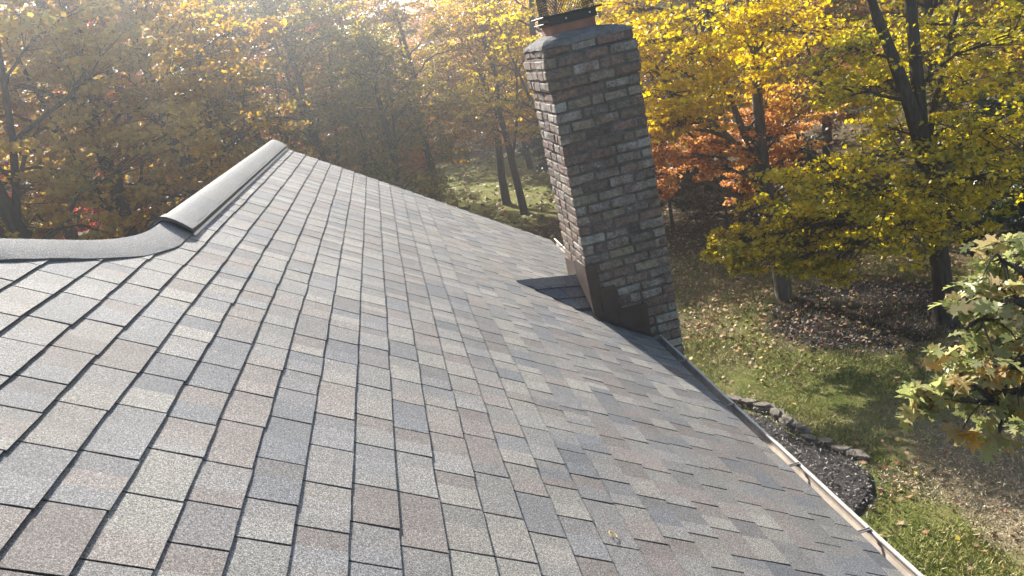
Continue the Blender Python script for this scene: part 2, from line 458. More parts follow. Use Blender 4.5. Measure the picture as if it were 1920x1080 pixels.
for t in np.arange(.5, 28, .5): path.append((q[0] + hipd[0] * t, q[1] + hipd[1] * t))
capc = [(.178, .172, .166), (.165, .163, .164), (.19, .182, .172)]
b = crest_band(path, 1.02, .014, .038, 'cap', lambda i: capc[(i // 2) % 3] if i > 14 else capc[0])
rc = b.build('ridge_cap', M['shingle'], roof, smooth=False)
rc['label'] = 'ridge cap shingles bending from the ridge into the hip'

# raised ridge vent with its cap shingles
def vent():
    b = MB(); d = MB(); fl = MB()
    vs = np.linspace(29.7, VR + .1, 48); w = 1.14
    cA = np.array((1.0 * E * cos(SL), 0, -1.0 * E * sin(SL))); cB = np.array((-cA[0], 0, cA[2]))
    rows = []; under = []
    for v in vs:
        c = np.array(RP(-1.58, v)); up = np.array((0, 0, 1.0)); r_ = []; un = []
        for t in np.linspace(1, -1, 15):
            a = abs(t) * w; side = cA if t > 0 else cB
            hgt = .054 + .048 * (1 - abs(t)) * (1.25 - .5 * (1 - abs(t))) - (math.sqrt((.0886 * t) ** 2 + .034 ** 2) - .0886 * abs(t))
            j = rng.uniform(-.002, .002) if abs(t) > .99 else 0
            r_.append(c + side * (a + j * 3) + up * (hgt + j)); un.append(c + side * (a - .004) + up * (hgt - .012))
        rows.append(r_); under.append(un)
    for i in range(len(vs) - 1):
        col = shade(capc[(i // 4) % 3], 1.0)
        for k in range(14): b.poly([rows[i][k], rows[i + 1][k], rows[i + 1][k + 1], rows[i][k + 1]], col)
        for k in (0, 14): b.poly([rows[i][k], under[i][k], under[i + 1][k], rows[i + 1][k]], shade(col, .45))
        for k in range(14): b.poly([under[i][k], under[i][k + 1], under[i + 1][k + 1], under[i + 1][k]], DK)
    for i in (0, len(vs) - 1): b.poly(rows[i] + under[i][::-1], (.16, .155, .15))
    # a second course of cap shingles lapping the open end
    lap = []
    for v in (30.4, 29.62):
        c = np.array(RP(-1.58, v)); r_ = []
        for t in np.linspace(1, -1, 15):
            side = cA if t > 0 else cB
            hgt = .057 + (.006 if v < 30.2 else .001) + .052 * (1 - abs(t)) * (1.25 - .5 * (1 - abs(t))) - (math.sqrt((.0886 * t) ** 2 + .034 ** 2) - .0886 * abs(t))
            r_.append(c + side * abs(t) * w * 1.01 + np.array((0, 0, hgt)))
        lap.append(r_)
    for k in range(14): b.poly([lap[0][k], lap[1][k], lap[1][k + 1], lap[0][k + 1]], capc[2])
    b.poly(lap[1] + [p - np.array((0, 0, .006)) for p in lap[1][::-1]], shade(capc[2], .4))
    rv = b.build('ridge_vent', M['shingle'], roof, fix=False); rv['label'] = 'raised ridge vent under cap shingles'
    # black baffle below the edge and its pale lower lip
    for i in range(len(vs) - 1):
        def e_(v, t, h): return np.array(RP(-1.58, v)) + (cA if t > 0 else cB) * abs(t) + np.array((0, 0, h))
        for sg in (1,):
            d.poly([e_(vs[i], sg * 1.06, .052), e_(vs[i], sg * 1.10, .012), e_(vs[i + 1], sg * 1.10, .012), e_(vs[i + 1], sg * 1.06, .052)])
            fl.poly([e_(vs[i], sg * 1.09, .020), e_(vs[i], sg * 1.17, .015), e_(vs[i + 1], sg * 1.17, .015), e_(vs[i + 1], sg * 1.09, .020)])
            fl.poly([e_(vs[i], sg * 1.17, .015), e_(vs[i], sg * 1.17, .010), e_(vs[i + 1], sg * 1.17, .010), e_(vs[i + 1], sg * 1.17, .015)])
    d.build('vent_baffle', M['black'], roof, fix=False); fl.build('vent_flange', M['hanger'], roof, fix=False)
vent()

# cricket behind the chimney
XL, XR, YF, YB = 1.201, 1.872, 5.440, 6.132
tip = np.array((.70, 5.828, RP(0, 0)[2])); 
def roof_z(x, h=0.0):
    u = ((x - h * sin(SL)) / E + H0 * sin(SL)) / cos(SL) - U0
    return RP(u, 0, h)[2]
tip[2] = roof_z(tip[0], .008)
rend = np.array((XL, 5.822, 4.048))
def cricket():
    b = MB(); nf = np.array((XL, YF - .03, roof_z(XL, .003))); bf = np.array((XL, YB + .05, roof_z(XL, .003)))
    for (edge, sgn) in ((nf, 0), (bf, 1)):
        A, B, C_ = tip, rend, edge
        nr = 4
        for r_ in range(nr):
            t0, t1 = r_ / nr, (r_ + 1) / nr
            a0, b0 = A + (C_ - A) * t0, B + (C_ - B) * t0
            a1, b1 = A + (C_ - A) * t1, B + (C_ - B) * t1
            n_ = max(1, int(round(np.linalg.norm(b0 - a0) / .16)))
            up = np.array((0, 0, .0025 * (nr - r_) - .004))
            for k in range(n_):
                s0, s1 = k / n_ + .01, (k + 1) / n_ - .01
                col = shade(rng.choice(SHC), .95)
                pts = [a0 + (b0 - a0) * s0 + up, a0 + (b0 - a0) * s1 + up, a1 + (b1 - a1) * s1 + up + (0, 0, .006), a1 + (b1 - a1) * s0 + up + (0, 0, .006)]
                b.poly(pts if not sgn else pts[::-1], col)
                lo = [pts[3], pts[2], pts[2] - (0, 0, .012), pts[3] - (0, 0, .012)]
                b.poly(lo, shade(col, .5))
        b.poly([A, B, C_], DK)
    # ridge shingles of the cricket
    d = (rend - tip); L_ = np.linalg.norm(d); n_ = 4
    for k in range(n_):
        p0 = tip + d * (k / n_ - .02) + (0, 0, .010); p1 = tip + d * ((k + 1) / n_) + (0, 0, .014)
        col = rng.choice(SHC)
        for sg, e2 in ((-1, nf), (1, bf)):
            w0 = min(.10, .10 * (k / n_) * 3 + .03); w1 = min(.10, .10 * ((k + 1) / n_) * 3 + .03)
            dirv = (e2 - rend); dirv = np.array((0, dirv[1], dirv[2])) / np.linalg.norm(dirv[1:])
            q0, q1 = p0 + dirv * w0, p1 + dirv * w1
            b.poly([p0, p1, q1, q0], col)
            b.poly([q0, q1, q1 - (0, 0, .014), q0 - (0, 0, .014)], shade(col, .5))
    cr = b.build('cricket', M['shingle'], roof, fix=False); cr['label'] = 'small shingled saddle behind the chimney'
cricket()

# ------------------------------------------------------------------ house: gutter
xe, ze = RP(UE, 0)[0], RP(UE, 0)[2]
def gutter(v0, v1, name, label):
    b = MB(); lip = MB()
    x0 = xe - .012; z0 = ze - .012
    prof = [(0, .004), (0, -.098), (.058, -.098), (.066, -.060), (.082, -.040), (.090, -.012), (.090, .002)]
    ys_ = np.linspace(v0 * E, v1 * E, 40)
    def off(y): return .004 * sin(y * 1.3) + .002 * sin(y * 4.1)
    for i in range(len(ys_) - 1):
        for k in range(len(prof) - 1):
            P = [(x0 + prof[k][0], ys_[i], z0 + prof[k][1] + off(ys_[i])), (x0 + prof[k + 1][0], ys_[i], z0 + prof[k + 1][1] + off(ys_[i])),
                 (x0 + prof[k + 1][0], ys_[i + 1], z0 + prof[k + 1][1] + off(ys_[i + 1])), (x0 + prof[k][0], ys_[i + 1], z0 + prof[k][1] + off(ys_[i + 1]))]
            b.poly(P)
        y0, y1 = ys_[i], ys_[i + 1]
        def q(a, h, y): return (x0 + a, y, z0 + h + off(y))
        lp = [(.090, .002), (.0925, .004), (.092, .010), (.083, .011), (.077, .009), (.076, -.001), (.079, -.002)]
        for k in range(len(lp) - 1): lip.poly([q(*lp[k], y0), q(*lp[k + 1], y0), q(*lp[k + 1], y1), q(*lp[k], y1)])
    for y in (ys_[0], ys_[-1]): b.poly([(x0 + p[0], y, z0 + p[1] + off(y)) for p in prof])
    g = b.build(name, M['gutter'], house, fix=False); g['label'] = label
    lip.build('gutter_lip', M['lip'], g, fix=False)
    v = v0 + 1.0 if v0 > 40 else None
    for v in ([37.4, 33.9, 28.6, 23.2, 18.9, 12.5, 6, 0, -8, -15] if v0 < 40 else [45.5, 50.5, 55.5, 60.5]):
        h = MB(); y = v * E; zz = z0 + .012 + off(y)
        h.box((x0 + .04, y, zz), (.046, .008, .0022), ch=.001)
        h.box((x0 + .04, y - .007, zz + .003), (.044, .0016, .0028))
        h.box((x0 + .04, y + .007, zz + .003), (.044, .0016, .0028))
        h.box((x0 - .004, y, zz - .02), (.003, .012, .022))
        h.box((x0 + .072, y, zz - .008), (.008, .010, .004))
        h.build('hanger', M['hanger'], g)
    return g
gutter(VN, 37.75, 'gutter', 'beige open gutter along the near eave')
gutter(43.3, VR + .4, 'gutter', 'short bright gutter piece beyond the chimney')
# drip edge, fascia, soffit, walls
b = MB()
for (v0, v1) in ((VN, 37.75), (43.3, VR)):
    b.box((xe - .028, (v0 + v1) / 2 * E, ze - .10), (.012, (v1 - v0) / 2 * E, .088))
    b.box((xe - .19, (v0 + v1) / 2 * E, ze - .194), (.15, (v1 - v0) / 2 * E, .006))
b.build('fascia', M['trim'], house)
b = MB()
wx = xe - .34; yn, yf = VN * E + .3, VR * E - .25
for k in range(int((ze - .2) / .115)):
    z = .02 + k * .115
    b.poly([(wx + .012, yn, z), (wx + .012, yf, z), (wx, yf, z + .115), (wx, yn, z + .115)])
    b.poly([(wx + .012, yn, z), (wx, yn, z), (wx, yf, z), (wx + .012, yf, z)])
    x2 = RF[0] - 5.6
    b.poly([(wx, yf + .012, z), (x2, yf + .012, z), (x2, yf, z + .115), (wx, yf, z + .115)])
zt = ze - .2
b.poly([(wx, yf, zt), (x2, yf, zt), (RF[0], yf, RF[2] - .06)])
b.poly([(x2, yf, 0), (x2, yf, zt), (x2, RJ[1], zt), (x2, RJ[1], 0)])
b.poly([(wx, yn, 0), (wx, yn, zt), (-12, yn, zt), (-12, yn, 0)])
b.build('wall', M['siding'], house, fix=False)

# ------------------------------------------------------------------ house: chimney
def chimney():
    r_ = random.Random(11)
    RH = .0787; top = 5.802; mort = MB(); br = MB()
    BC = [(0.205, 0.14, 0.11), (0.19, 0.138, 0.111), (0.216, 0.145, 0.114), (0.231, 0.172, 0.132), (0.267, 0.215, 0.162), (0.2, 0.162, 0.135), (0.164, 0.122, 0.102), (0.241, 0.19, 0.146)]
    # mortar core
    cx, cy = (XL + XR) / 2, (YF + YB) / 2; hx, hy = (XR - XL) / 2, (YB - YF) / 2
    mort.box((cx, cy, (top - .01) / 2), (hx - .007, hy - .007, (top - .01) / 2))
    mort.box((cx, cy, top - .115), (hx + .011, hy + .011, .115))
    mort.box((cx, cy, top + .035), (hx - .006, hy - .006, .038))
    rows = int(top / RH)
    def course(z, grow, k, hh):
        x0, x1, y0, y1 = XL - grow, XR + grow, YF - grow, YB + grow
        D = .098
        def run(p0, p1, axis, other, inward, first):
            pos = p0
            n = 0
            while pos < p1 - .03:
                L = first if n == 0 else r_.choice([.188, .194, .2, .182, .205])
                if r_.random() < .07 and n: L = .095
                e = min(pos + L, p1)
                if p1 - e < .06: e = p1
                g = r_.uniform(.010, .017) / 2
                ca = (pos + (0 if n == 0 else g) + e - (0 if e == p1 else g)) / 2; ha = (e - (0 if e == p1 else g) - pos - (0 if n == 0 else g)) / 2
                dep = r_.uniform(-.003, .0035)
                cc = other + inward * (D / 2) - inward * dep
                col = r_.choice(BC); col = shade(col, r_.uniform(.8, 1.2))
                wgt = r_.choice([0, .15, .25, .3, .38, .48, .6]) if z < 5.1 or r_.random() < .4 else 0
                if r_.random() < .04: wgt = .8
                pz = z + r_.uniform(-.003, .003)
                h_ = (RH - r_.uniform(.013, .02)) / 2 * hh
                jit = lambda: np.array((r_.uniform(-1, 1), r_.uniform(-1, 1), r_.uniform(-1, 1))) * .0035
                if axis == 0: br.box((ca, cc, pz), (ha, D / 2, h_), (*col, wgt), ch=r_.uniform(.005, .010), jit=jit)
                else: br.box((cc, ca, pz), (D / 2, ha, h_), (*col, wgt), ch=r_.uniform(.005, .010), jit=jit)
                pos = e; n += 1
        f = .2 if k % 2 else .098
        run(x0, x1, 0, y0, 1, f); run(x0, x1, 0, y1, -1, f)
        # faces along y: headers of the corner bricks show, so they start one brick depth in on every other course
        run(y0 + (.0 if k % 2 else .098), y1 - .0, 1, x0, 1, .098 if k % 2 else .2); run(y0 + (.0 if k % 2 else .098), y1, 1, x1, -1, .098 if k % 2 else .2)
    for k in range(rows):
        z = top - RH * (k + .5)
        course(z, .018 if k < 3 else 0.0, k, 1.0)
    course(top + RH * .5, -.001, 1, .95)
    ch = br.build('chimney', M['brick'], house); ch['label'] = 'weathered brick chimney with white stained bricks'
    mort.build('mortar', M['mortar'], ch)
    # mortar wash sloping to the flue
    fx0, fx1, fy0, fy1 = 1.330, 1.674, 5.620, 5.955
    cm = MB(); n = 7
    def loop(t, z, jz):
        x0, x1, y0, y1 = XL - .006 + (fx0 - XL) * t, XR + .006 + (fx1 - XR) * t, YF - .006 + (fy0 - YF) * t, YB + .006 + (fy1 - YB) * t
        pts = []
        for (a, c) in (((x0, y0), (x1, y0)), ((x1, y0), (x1, y1)), ((x1, y1), (x0, y1)), ((x0, y1), (x0, y0))):
            for i in range(n):
                f = i / n
                pts.append(np.array((a[0] + (c[0] - a[0]) * f + r_.uniform(-.006, .006), a[1] + (c[1] - a[1]) * f + r_.uniform(-.006, .006), z + r_.uniform(-jz, jz))))
        return pts
    zt_ = top + RH
    loops = [loop(-.0, zt_ - .014, .004), loop(.04, zt_ + .006, .005), loop(.3, zt_ + .034, .007), loop(.65, zt_ + .056, .006), loop(1.02, zt_ + .070, .004)]
    for a in range(len(loops) - 1):
        for i in range(4 * n):
            j = (i + 1) % (4 * n); cm.poly([loops[a][i], loops[a][j], loops[a + 1][j], loops[a + 1][i]])
    cm.poly(loops[-1])
    cm.build('mortar_crown', M['crown'], ch)
    # terracotta flue tile (open on top), black cap base, wire screen and lid
    f = MB(); zb, zt2 = zt_ + .03, 6.03
    def ring(x0, x1, y0, y1, c): return [(x0 + c, y0), (x1 - c, y0), (x1, y0 + c), (x1, y1 - c), (x1 - c, y1), (x0 + c, y1), (x0, y1 - c), (x0, y0 + c)]
    o = ring(fx0, fx1, fy0, fy1, .022); i_ = ring(fx0 + .03, fx1 - .03, fy0 + .03, fy1 - .03, .02)
    for k in range(8):
        j = (k + 1) % 8
        f.poly([(*o[k], zb), (*o[j], zb), (*o[j], zt2), (*o[k], zt2)]); f.poly([(*o[k], zt2), (*o[j], zt2), (*i_[j], zt2), (*i_[k], zt2)])
        f.poly([(*i_[k], zt2), (*i_[j], zt2), (*i_[j], zb), (*i_[k], zb)])
    f.build('flue_tile', M['flue'], ch)
    c = MB(); bx0, bx1, by0, by1 = fx0 - .008, fx1 + .008, fy0 - .008, fy1 + .008
    z0 = 6.010
    for (x0, x1, y0, y1) in ((bx0, bx1, by0 - .002, by0), (bx0, bx1, by1, by1 + .002), (bx0 - .002, bx0, by0, by1), (bx1, bx1 + .002, by0, by1)):
        c.box(((x0 + x1) / 2, (y0 + y1) / 2, z0 + .030), ((x1 - x0) / 2, (y1 - y0) / 2, .028))
    for (x0, x1, y0, y1) in ((bx0 - .045, bx1 + .045, by0 - .03, by0 + .035), (bx0 - .045, bx1 + .045, by1 - .035, by1 + .03), (bx0 - .045, bx0 + .035, by0 + .036, by1 - .036), (bx1 - .035, bx1 + .045, by0 + .036, by1 - .036)):
        c.box(((x0 + x1) / 2, (y0 + y1) / 2, z0 + .066), ((x1 - x0) / 2, (y1 - y0) / 2, .007), ch=.003)
    for (x0, x1) in ((bx0 - .040, bx0 - .004), (bx1 + .004, bx1 + .040)):
        c.box(((x0 + x1) / 2, (by0 + by1) / 2, z0 + .022), ((x1 - x0) / 2, (by1 - by0) / 2 * .93, .004), ch=.002)
    cap = c.build('chimney_cap', M['black'], ch); cap['label'] = 'black metal cap base with wire screen'
    for (x, z) in ((1.452, z0 + .032), (1.633, z0 + .036)):
        d = MB(); d.tube([(x, by0 - .001, z), (x, by0 - .008, z)], [.0075, .006], 8); d.build('bolt', M['bolt'], cap)
    s = MB(); mz0, mz1 = z0 + .072, z0 + .33
    def wall_(p, q):
        p = np.array(p); q = np.array(q); L = np.linalg.norm(q - p); st = .020; hh = mz1 - mz0; k = int(L / st) + int(hh * .7 / st)
        for sgn in (0, 1):
            for n_ in range(-int(hh * .6 / st), int(L / st) + 1):
                a0 = n_ * st; a1 = a0 + hh * .6
                t0 = max(0, -a0 / (a1 - a0)); t1 = min(1, (L - a0) / (a1 - a0))
                if t1 - t0 < .02: continue
                P = []
                for t in (t0, t1):
                    d = a0 + (a1 - a0) * t
                    if sgn: d = L - d
                    pt = p + (q - p) / L * d; P.append((pt[0], pt[1], mz0 + hh * t))
                s.tube(P, .0019, 3, cap=False)
    x0, x1, y0, y1 = bx0 + .012, bx1 - .002, by0 + .015, by1 - .015
    wall_((x0, y0), (x1, y0)); wall_((x1, y0), (x1, y1)); wall_((x1, y1), (x0, y1)); wall_((x0, y1), (x0, y0))
    s.build('wire_screen', M['wire'], cap, fix=False)
    l = MB(); l.box(((x0 + x1) / 2, (y0 + y1) / 2, mz1 + .012), (.23, .22, .012), ch=.008)
    l.build('cap_lid', M['black'], cap)
    # brown step flashing
    def plate(face, pts, off, name='step_flashing'):
        b = MB(); t = .004
        if face == 'f': A = [(x, YF - off, z) for x, z in pts]; B = [(x, YF - off + t, z) for x, z in pts]
        else: A = [(XL - off, y, z) for y, z in pts]; B = [(XL - off + t, y, z) for y, z in pts]
        b.poly(A); b.poly(B[::-1])
        for i in range(len(A)): j = (i + 1) % len(A); b.poly([A[i], B[i], B[j], A[j]])
        b.build(name, M['flash'], ch)
    z_ = lambda x: roof_z(x, .004)
    plate('f', [(XL - .012, 4.245), (1.225, 4.247), (1.262, 4.232), (1.280, 4.195), (1.282, 4.05), (1.30, 3.7), (XL - .012, 3.72)], .0125)
    plate('f', [(1.268, 4.012), (1.276, 4.036), (1.396, 4.030), (1.402, 3.65), (1.268, 3.7)], .0165)
    plate('f', [(1.385, 3.822), (1.622, 3.816), (1.612, 3.50), (1.385, 3.58)], .0205)
    plate('l', [(YF - .012, 4.240), (YF - .012, 3.72), (5.62, 3.80), (5.765, 4.0), (5.765, 4.215)], .0125)
    plate('l', [(5.772, 4.195), (5.772, 3.98), (6.00, 3.85), (YB + .01, 3.82), (YB + .01, 4.14), (5.95, 4.16)], .0135)
    b = MB()      # apron turned out onto the shingles
    for (x0_, x1_) in ((XL - .02, 1.40), (1.40, 1.63)):
        b.poly([(x0_, YF - .02, roof_z(x0_, .02)), (x1_, YF - .02, roof_z(x1_, .02)), (x1_, YF - .07, roof_z(x1_, .0155)), (x0_, YF - .07, roof_z(x0_, .0155))])
    b.build('step_flashing', M['flash'], ch)
chimney()

# ------------------------------------------------------------------ rubber ring on the roof
c0 = Vector(RP(12.39, 14.91, .0135)); ux = (Vector(RP(13, 15)) - Vector(RP(12, 15))).normalized(); uy = Vector((0, 1, 0))
b = MB(); P = []
for k in range(25):
    a = 2 * pi * k / 24; P.append(tuple(c0 + ux * (.013 * cos(a) + .001 * cos(2 * a)) + uy * .0185 * sin(a)))
b.tube(P, .0016, 6, cap=False)
tag(b.build('rubber_band', M['ring'], smooth=True), 'thin tan rubber band lying open on the grey shingles', 'rubber band')

# ------------------------------------------------------------------ leaves and trees
KITE = np.array([(0, -.5, 0), (.42, .02, .07), (0, .55, -.02), (-.42, .02, .07)])
def _maple():
    half = [(0, -.32), (.10, -.22), (.34, -.30), (.30, -.10), (.55, .06), (.30, .14), (.26, .30), (.10, .26), (0, .62)]
    pts = half + [(-x, y) for x, y in half[-2:0:-1]]
    return np.array([(x, y, .16 * abs(x)) for x, y in pts])
MAPLE = _maple()
def _oak():
    half = [(0, -.56), (.05, -.40), (.20, -.36), (.23, -.26), (.09, -.20), (.12, -.08), (.36, .02), (.40, .14), (.15, .10), (.14, .20), (.30, .34), (.26, .44), (.10, .36), (.09, .46), (0, .62)]
    pts = half + [(-x, y) for x, y in half[-2:0:-1]]
    return np.array([(x, y, .24 * abs(x) - .35 * (y + .1) ** 2) for x, y in pts])
OAKL = _oak()

def leaves(rng, C, Rr, n, size, shape, flat=.9, droop=0.0):
    """n leaves round each centre; C (m,3), Rr (m,3)"""
    C = np.repeat(C, n, 0); Rr = np.repeat(Rr, n, 0); N = len(C)
    g = rng.normal(size=(N, 3)); g *= .58; gl = np.linalg.norm(g, axis=1)[:, None]; g *= np.minimum(1, 1.7 / np.maximum(gl, .01))
    pos = C + g * Rr
    nrm = rng.normal(size=(N, 3)) * flat; nrm[:, 2] += 1.0; nrm /= np.linalg.norm(nrm, axis=1)[:, None]
    t = rng.normal(size=(N, 3)); t[:, 2] -= droop; t -= nrm * (t * nrm).sum(1)[:, None]; t /= np.linalg.norm(t, axis=1)[:, None]
    s_ = np.cross(t, nrm); sz = size * rng.uniform(.5, 1.35, (N, 1, 1))
    k = len(shape)
    P = pos[:, None, :] + sz * (shape[None, :, 0:1] * s_[:, None, :] + shape[None, :, 1:2] * t[:, None, :] + shape[None, :, 2:3] * nrm[:, None, :])
    return P.reshape(-1, 3), k

def bez(p0, p1, p2, n):
    return [(1 - t) ** 2 * p0 + 2 * t * (1 - t) * p1 + t * t * p2 for t in np.linspace(0, 1, n)]

def tree_meshes(seed, trunk, trad, pads, per, lsize, shape=KITE, sub=12, forks=(), flat=.9, limb_r=.05, low=.25):
    """trunk: list of local points, pads: (x,y,z,R) local foliage pads; returns trunk MB and crown mesh"""
    rg = np.random.default_rng(seed); tb = MB()
    trunk = [np.array(p, float) for p in trunk]
    n = len(trunk)
    fl = [trad * 1.55] + [trad * (1 - .75 * i / n) for i in range(1, n)]
    t2 = [trunk[0]] + [trunk[0] + (trunk[1] - trunk[0]) * .12] + trunk[1:]
    tb.tube(t2, [fl[0], trad * 1.08] + fl[1:], 10)
    stems = [trunk]
    for pts, r_ in forks:
        pts = [np.array(p, float) for p in pts]; tb.tube(pts, [r_ * (1 - .7 * i / len(pts)) for i in range(len(pts))], 8); stems.append(pts)
    C = []; Rr = []
    zmax = max(p[2] for p in trunk)
    for (x, y, z, R_) in pads:
        p = np.array((x, y, z))
        best = None
        for st in stems:                              # leave the nearest stem a bit below the pad
            for i in range(1, len(st)):
                for t in (0, .5):
                    q = st[i - 1] + (st[i] - st[i - 1]) * t
                    h = math.hypot(*(q - p)[:2]); want = z - .45 * h
                    cst = abs(q[2] - max(want, zmax * low)) + .25 * h
                    if best is None or cst < best[0]: best = (cst, q)
        q = best[1]; d = p - q; mid = q + d * .5 + np.array((0, 0, .12 * np.linalg.norm(d))) + rg.normal(size=3) * .08 * np.linalg.norm(d)
        L = np.linalg.norm(d); r0_ = min(trad * .5, limb_r * (.4 + .22 * L))
        path_ = bez(q, mid, p, 7)
        path_ = [pp + rg.normal(size=3) * .02 * L * (0 < i < 6) for i, pp in enumerate(path_)]
        tb.tube(path_, list(np.linspace(r0_, .010, 7)), 6, cap=False)
        for k in range(sub):
            a = rg.uniform(0, 2 * pi); rr = R_ * math.sqrt(rg.random())
            c = p + np.array((rr * cos(a), rr * sin(a), R_ * .5 * rg.normal() * .75 - .22 * rr * rr / max(R_, .1)))
            st = path_[rg.integers(3, 7)]
            m2 = (st + c) / 2 + np.array((0, 0, .06)) + rg.normal(size=3) * .05
            tb.tube(bez(st, m2, c, 4), [.012, .009, .006, .003], 3, cap=False)
            C.append(c); cr = R_ * rg.uniform(.2, .46); Rr.append((cr, cr, cr * rg.uniform(.14, .4)))
    V_, k = leaves(rg, np.array(C), np.array(Rr), per, lsize, shape, flat)
    nf = len(V_) // k
    clump = np.repeat(rg.random(len(C)), per)
    return tb, np_mesh('crown', V_, k, rnd=np.clip(.55 * rg.random(nf) + .45 * clump, 0, 1))

def place_tree(name, base, tb, cme, bark, leaf, label, cat='tree', group=None, lab_parts=True):
    r_ = empty(name, base); tag(r_, label, cat, group)
    tb.build('trunk', bark, r_, smooth=True, fix=False)
    link('crown', cme, leaf, r_)
    return r_

def local(base, pads): return [(*(at(px, py, hd) - np.array(base)), R_) for (px, py, hd, R_) in pads]

# near right maple: forked trunk, yellow green boughs
bA = np.array((8.12, 10.46, 0.0))
def lp(base, *q): return at(*q) - np.array(base)
trunkA = [(0, 0, -.05), lp(bA, 1768, 540, 13.25), lp(bA, 1757, 450, 13.3), lp(bA, 1745, 360, 13.35), lp(bA, 1728, 270, 13.4), lp(bA, 1722, 170, 13.45), lp(bA, 1712, 60, 13.5), lp(bA, 1700, -60, 13.6), lp(bA, 1690, -220, 13.8)]
forkA = [([lp(bA, 1735, 300, 13.4), lp(bA, 1704, 190, 13.2), lp(bA, 1675, 110, 13.1), lp(bA, 1640, 20, 13.0), lp(bA, 1600, -110, 12.9)], .12),
         ([lp(bA, 1738, 270, 13.5), lp(bA, 1752, 190, 13.9), lp(bA, 1775, 110, 14.2), lp(bA, 1800, -10, 14.5)], .07)]
padsA = local(bA, [(1375, 455, 12.6, .42), (1420, 462, 12.4, .5), (1475, 440, 12.6, .62), (1535, 470, 12.4, .5), (1500, 395, 13.0, .6), (1440, 405, 12.9, .5), (1560, 345, 12.0, .65), (1485, 335, 12.2, .6),
      (1640, 400, 11.9, .65), (1620, 300, 12.5, .8), (1690, 360, 12.4, .7), (1760, 330, 12.4, .65), (1840, 290, 13.2, .8), (1800, 385, 12.6, .6), (1700, 430, 12.0, .45),
      (1600, 90, 13.2, .7), (1560, 170, 12.8, .6), (1640, 150, 13.9, .6), (1770, 70, 14.2, .8), (1820, 160, 13.8, .85), (1890, 70, 13.6, .8), (1690, 30, 14.4, .8), (1655, 235, 13.9, .55), (1790, 230, 14.0, .7), (1880, 220, 13.4, .8), (1480, 490, 12.3, .28), (1395, 490, 12.4, .25), (1880, 330, 12.6, .6), (1555, 500, 12.3, .25), (1340, 465, 12.6, .2)])
rgA = np.random.default_rng(5)
for k in range(16):
    a = k * 2.4; h = 7.2 + 4.6 * rgA.random(); rr = (2.9 - .16 * (h - 6)) * math.sqrt(rgA.random())
    padsA.append((rr * cos(a) - .3, rr * sin(a) + .3, h, .9))
tb, cme = tree_meshes(21, trunkA, .17, padsA, 40, .08, MAPLE, 18, forkA)
place_tree('maple_tree', bA, tb, cme, M['bark'], M['ygreen'], 'yellow green maple with a dark forked trunk rising from the mulch behind the oak branch', group=None)

# maple with orange lower and bright yellow upper crown
bB = np.array((6.70, 13.07, 0.0))
trunkB = [(0, 0, -.05), lp(bB, 1462, 500, 14.7), lp(bB, 1447, 430, 14.75), lp(bB, 1434, 340, 14.8), lp(bB, 1424, 240, 14.8), lp(bB, 1418, 150, 14.8), lp(bB, 1410, 50, 14.8), lp(bB, 1400, -80, 14.8), lp(bB, 1390, -200, 14.8)]
forkB = [([lp(bB, 1430, 310, 14.8), lp(bB, 1395, 250, 14.6), lp(bB, 1375, 200, 14.5), lp(bB, 1345, 110, 14.2), lp(bB, 1310, -20, 14)], .08),
         ([lp(bB, 1436, 350, 14.8), lp(bB, 1400, 290, 14.4), lp(bB, 1340, 230, 14), lp(bB, 1260, 205, 13.7)], .06)]
padsB = local(bB, [(1190, 120, 13.6, .6), (1235, 60, 13.6, .8), (1300, 100, 13.5, .8), (1250, 170, 13.3, .65), (1330, 165, 13.5, .7), (1380, 60, 13.9, .8), (1225, 225, 13.3, .4), (1450, 100, 14.9, .7), (1490, 45, 15.0, .8), (1325, 20, 13.9, .8), (1180, 15, 14.4, .7), (1420, 10, 14.2, .7), (1150, 60, 14.8, .6), (1380, 130, 14.0, .6), (1275, 225, 13.4, .4), 
      (1240, 290, 14.2, .42), (1295, 310, 14.4, .5), (1235, 345, 14.6, .32), (1350, 275, 14.6, .6), (1405, 235, 15.2, .6), (1500, 215, 15.4, .7), (1480, 285, 15.2, .5), (1300, 255, 14.9, .55), (1390, 345, 14.9, .3), (1440, 190, 15.2, .5), (1150, 250, 14.5, .75), (1140, 330, 14.0, .6), (1120, 190, 15.0, .8), (1160, 200, 14.4, .7), (1120, 130, 15.4, .7)])  # several of the last pads, unseen behind the chimney, added to shade the lawn
for k in range(10):
    a = k * 2.4; h = 7.3 + 2.6 * rgA.random(); rr = 2.3 * math.sqrt(rgA.random())
    padsB.append((rr * cos(a) - .6, rr * sin(a), h, .9))
tb, cme = tree_meshes(22, trunkB, .16, padsB, 38, .084, MAPLE, 21, forkB)
place_tree('maple_tree', bB, tb, cme, M['bark2'], M['mixed'], 'maple right of the chimney with bright yellow top and orange lower leaves')

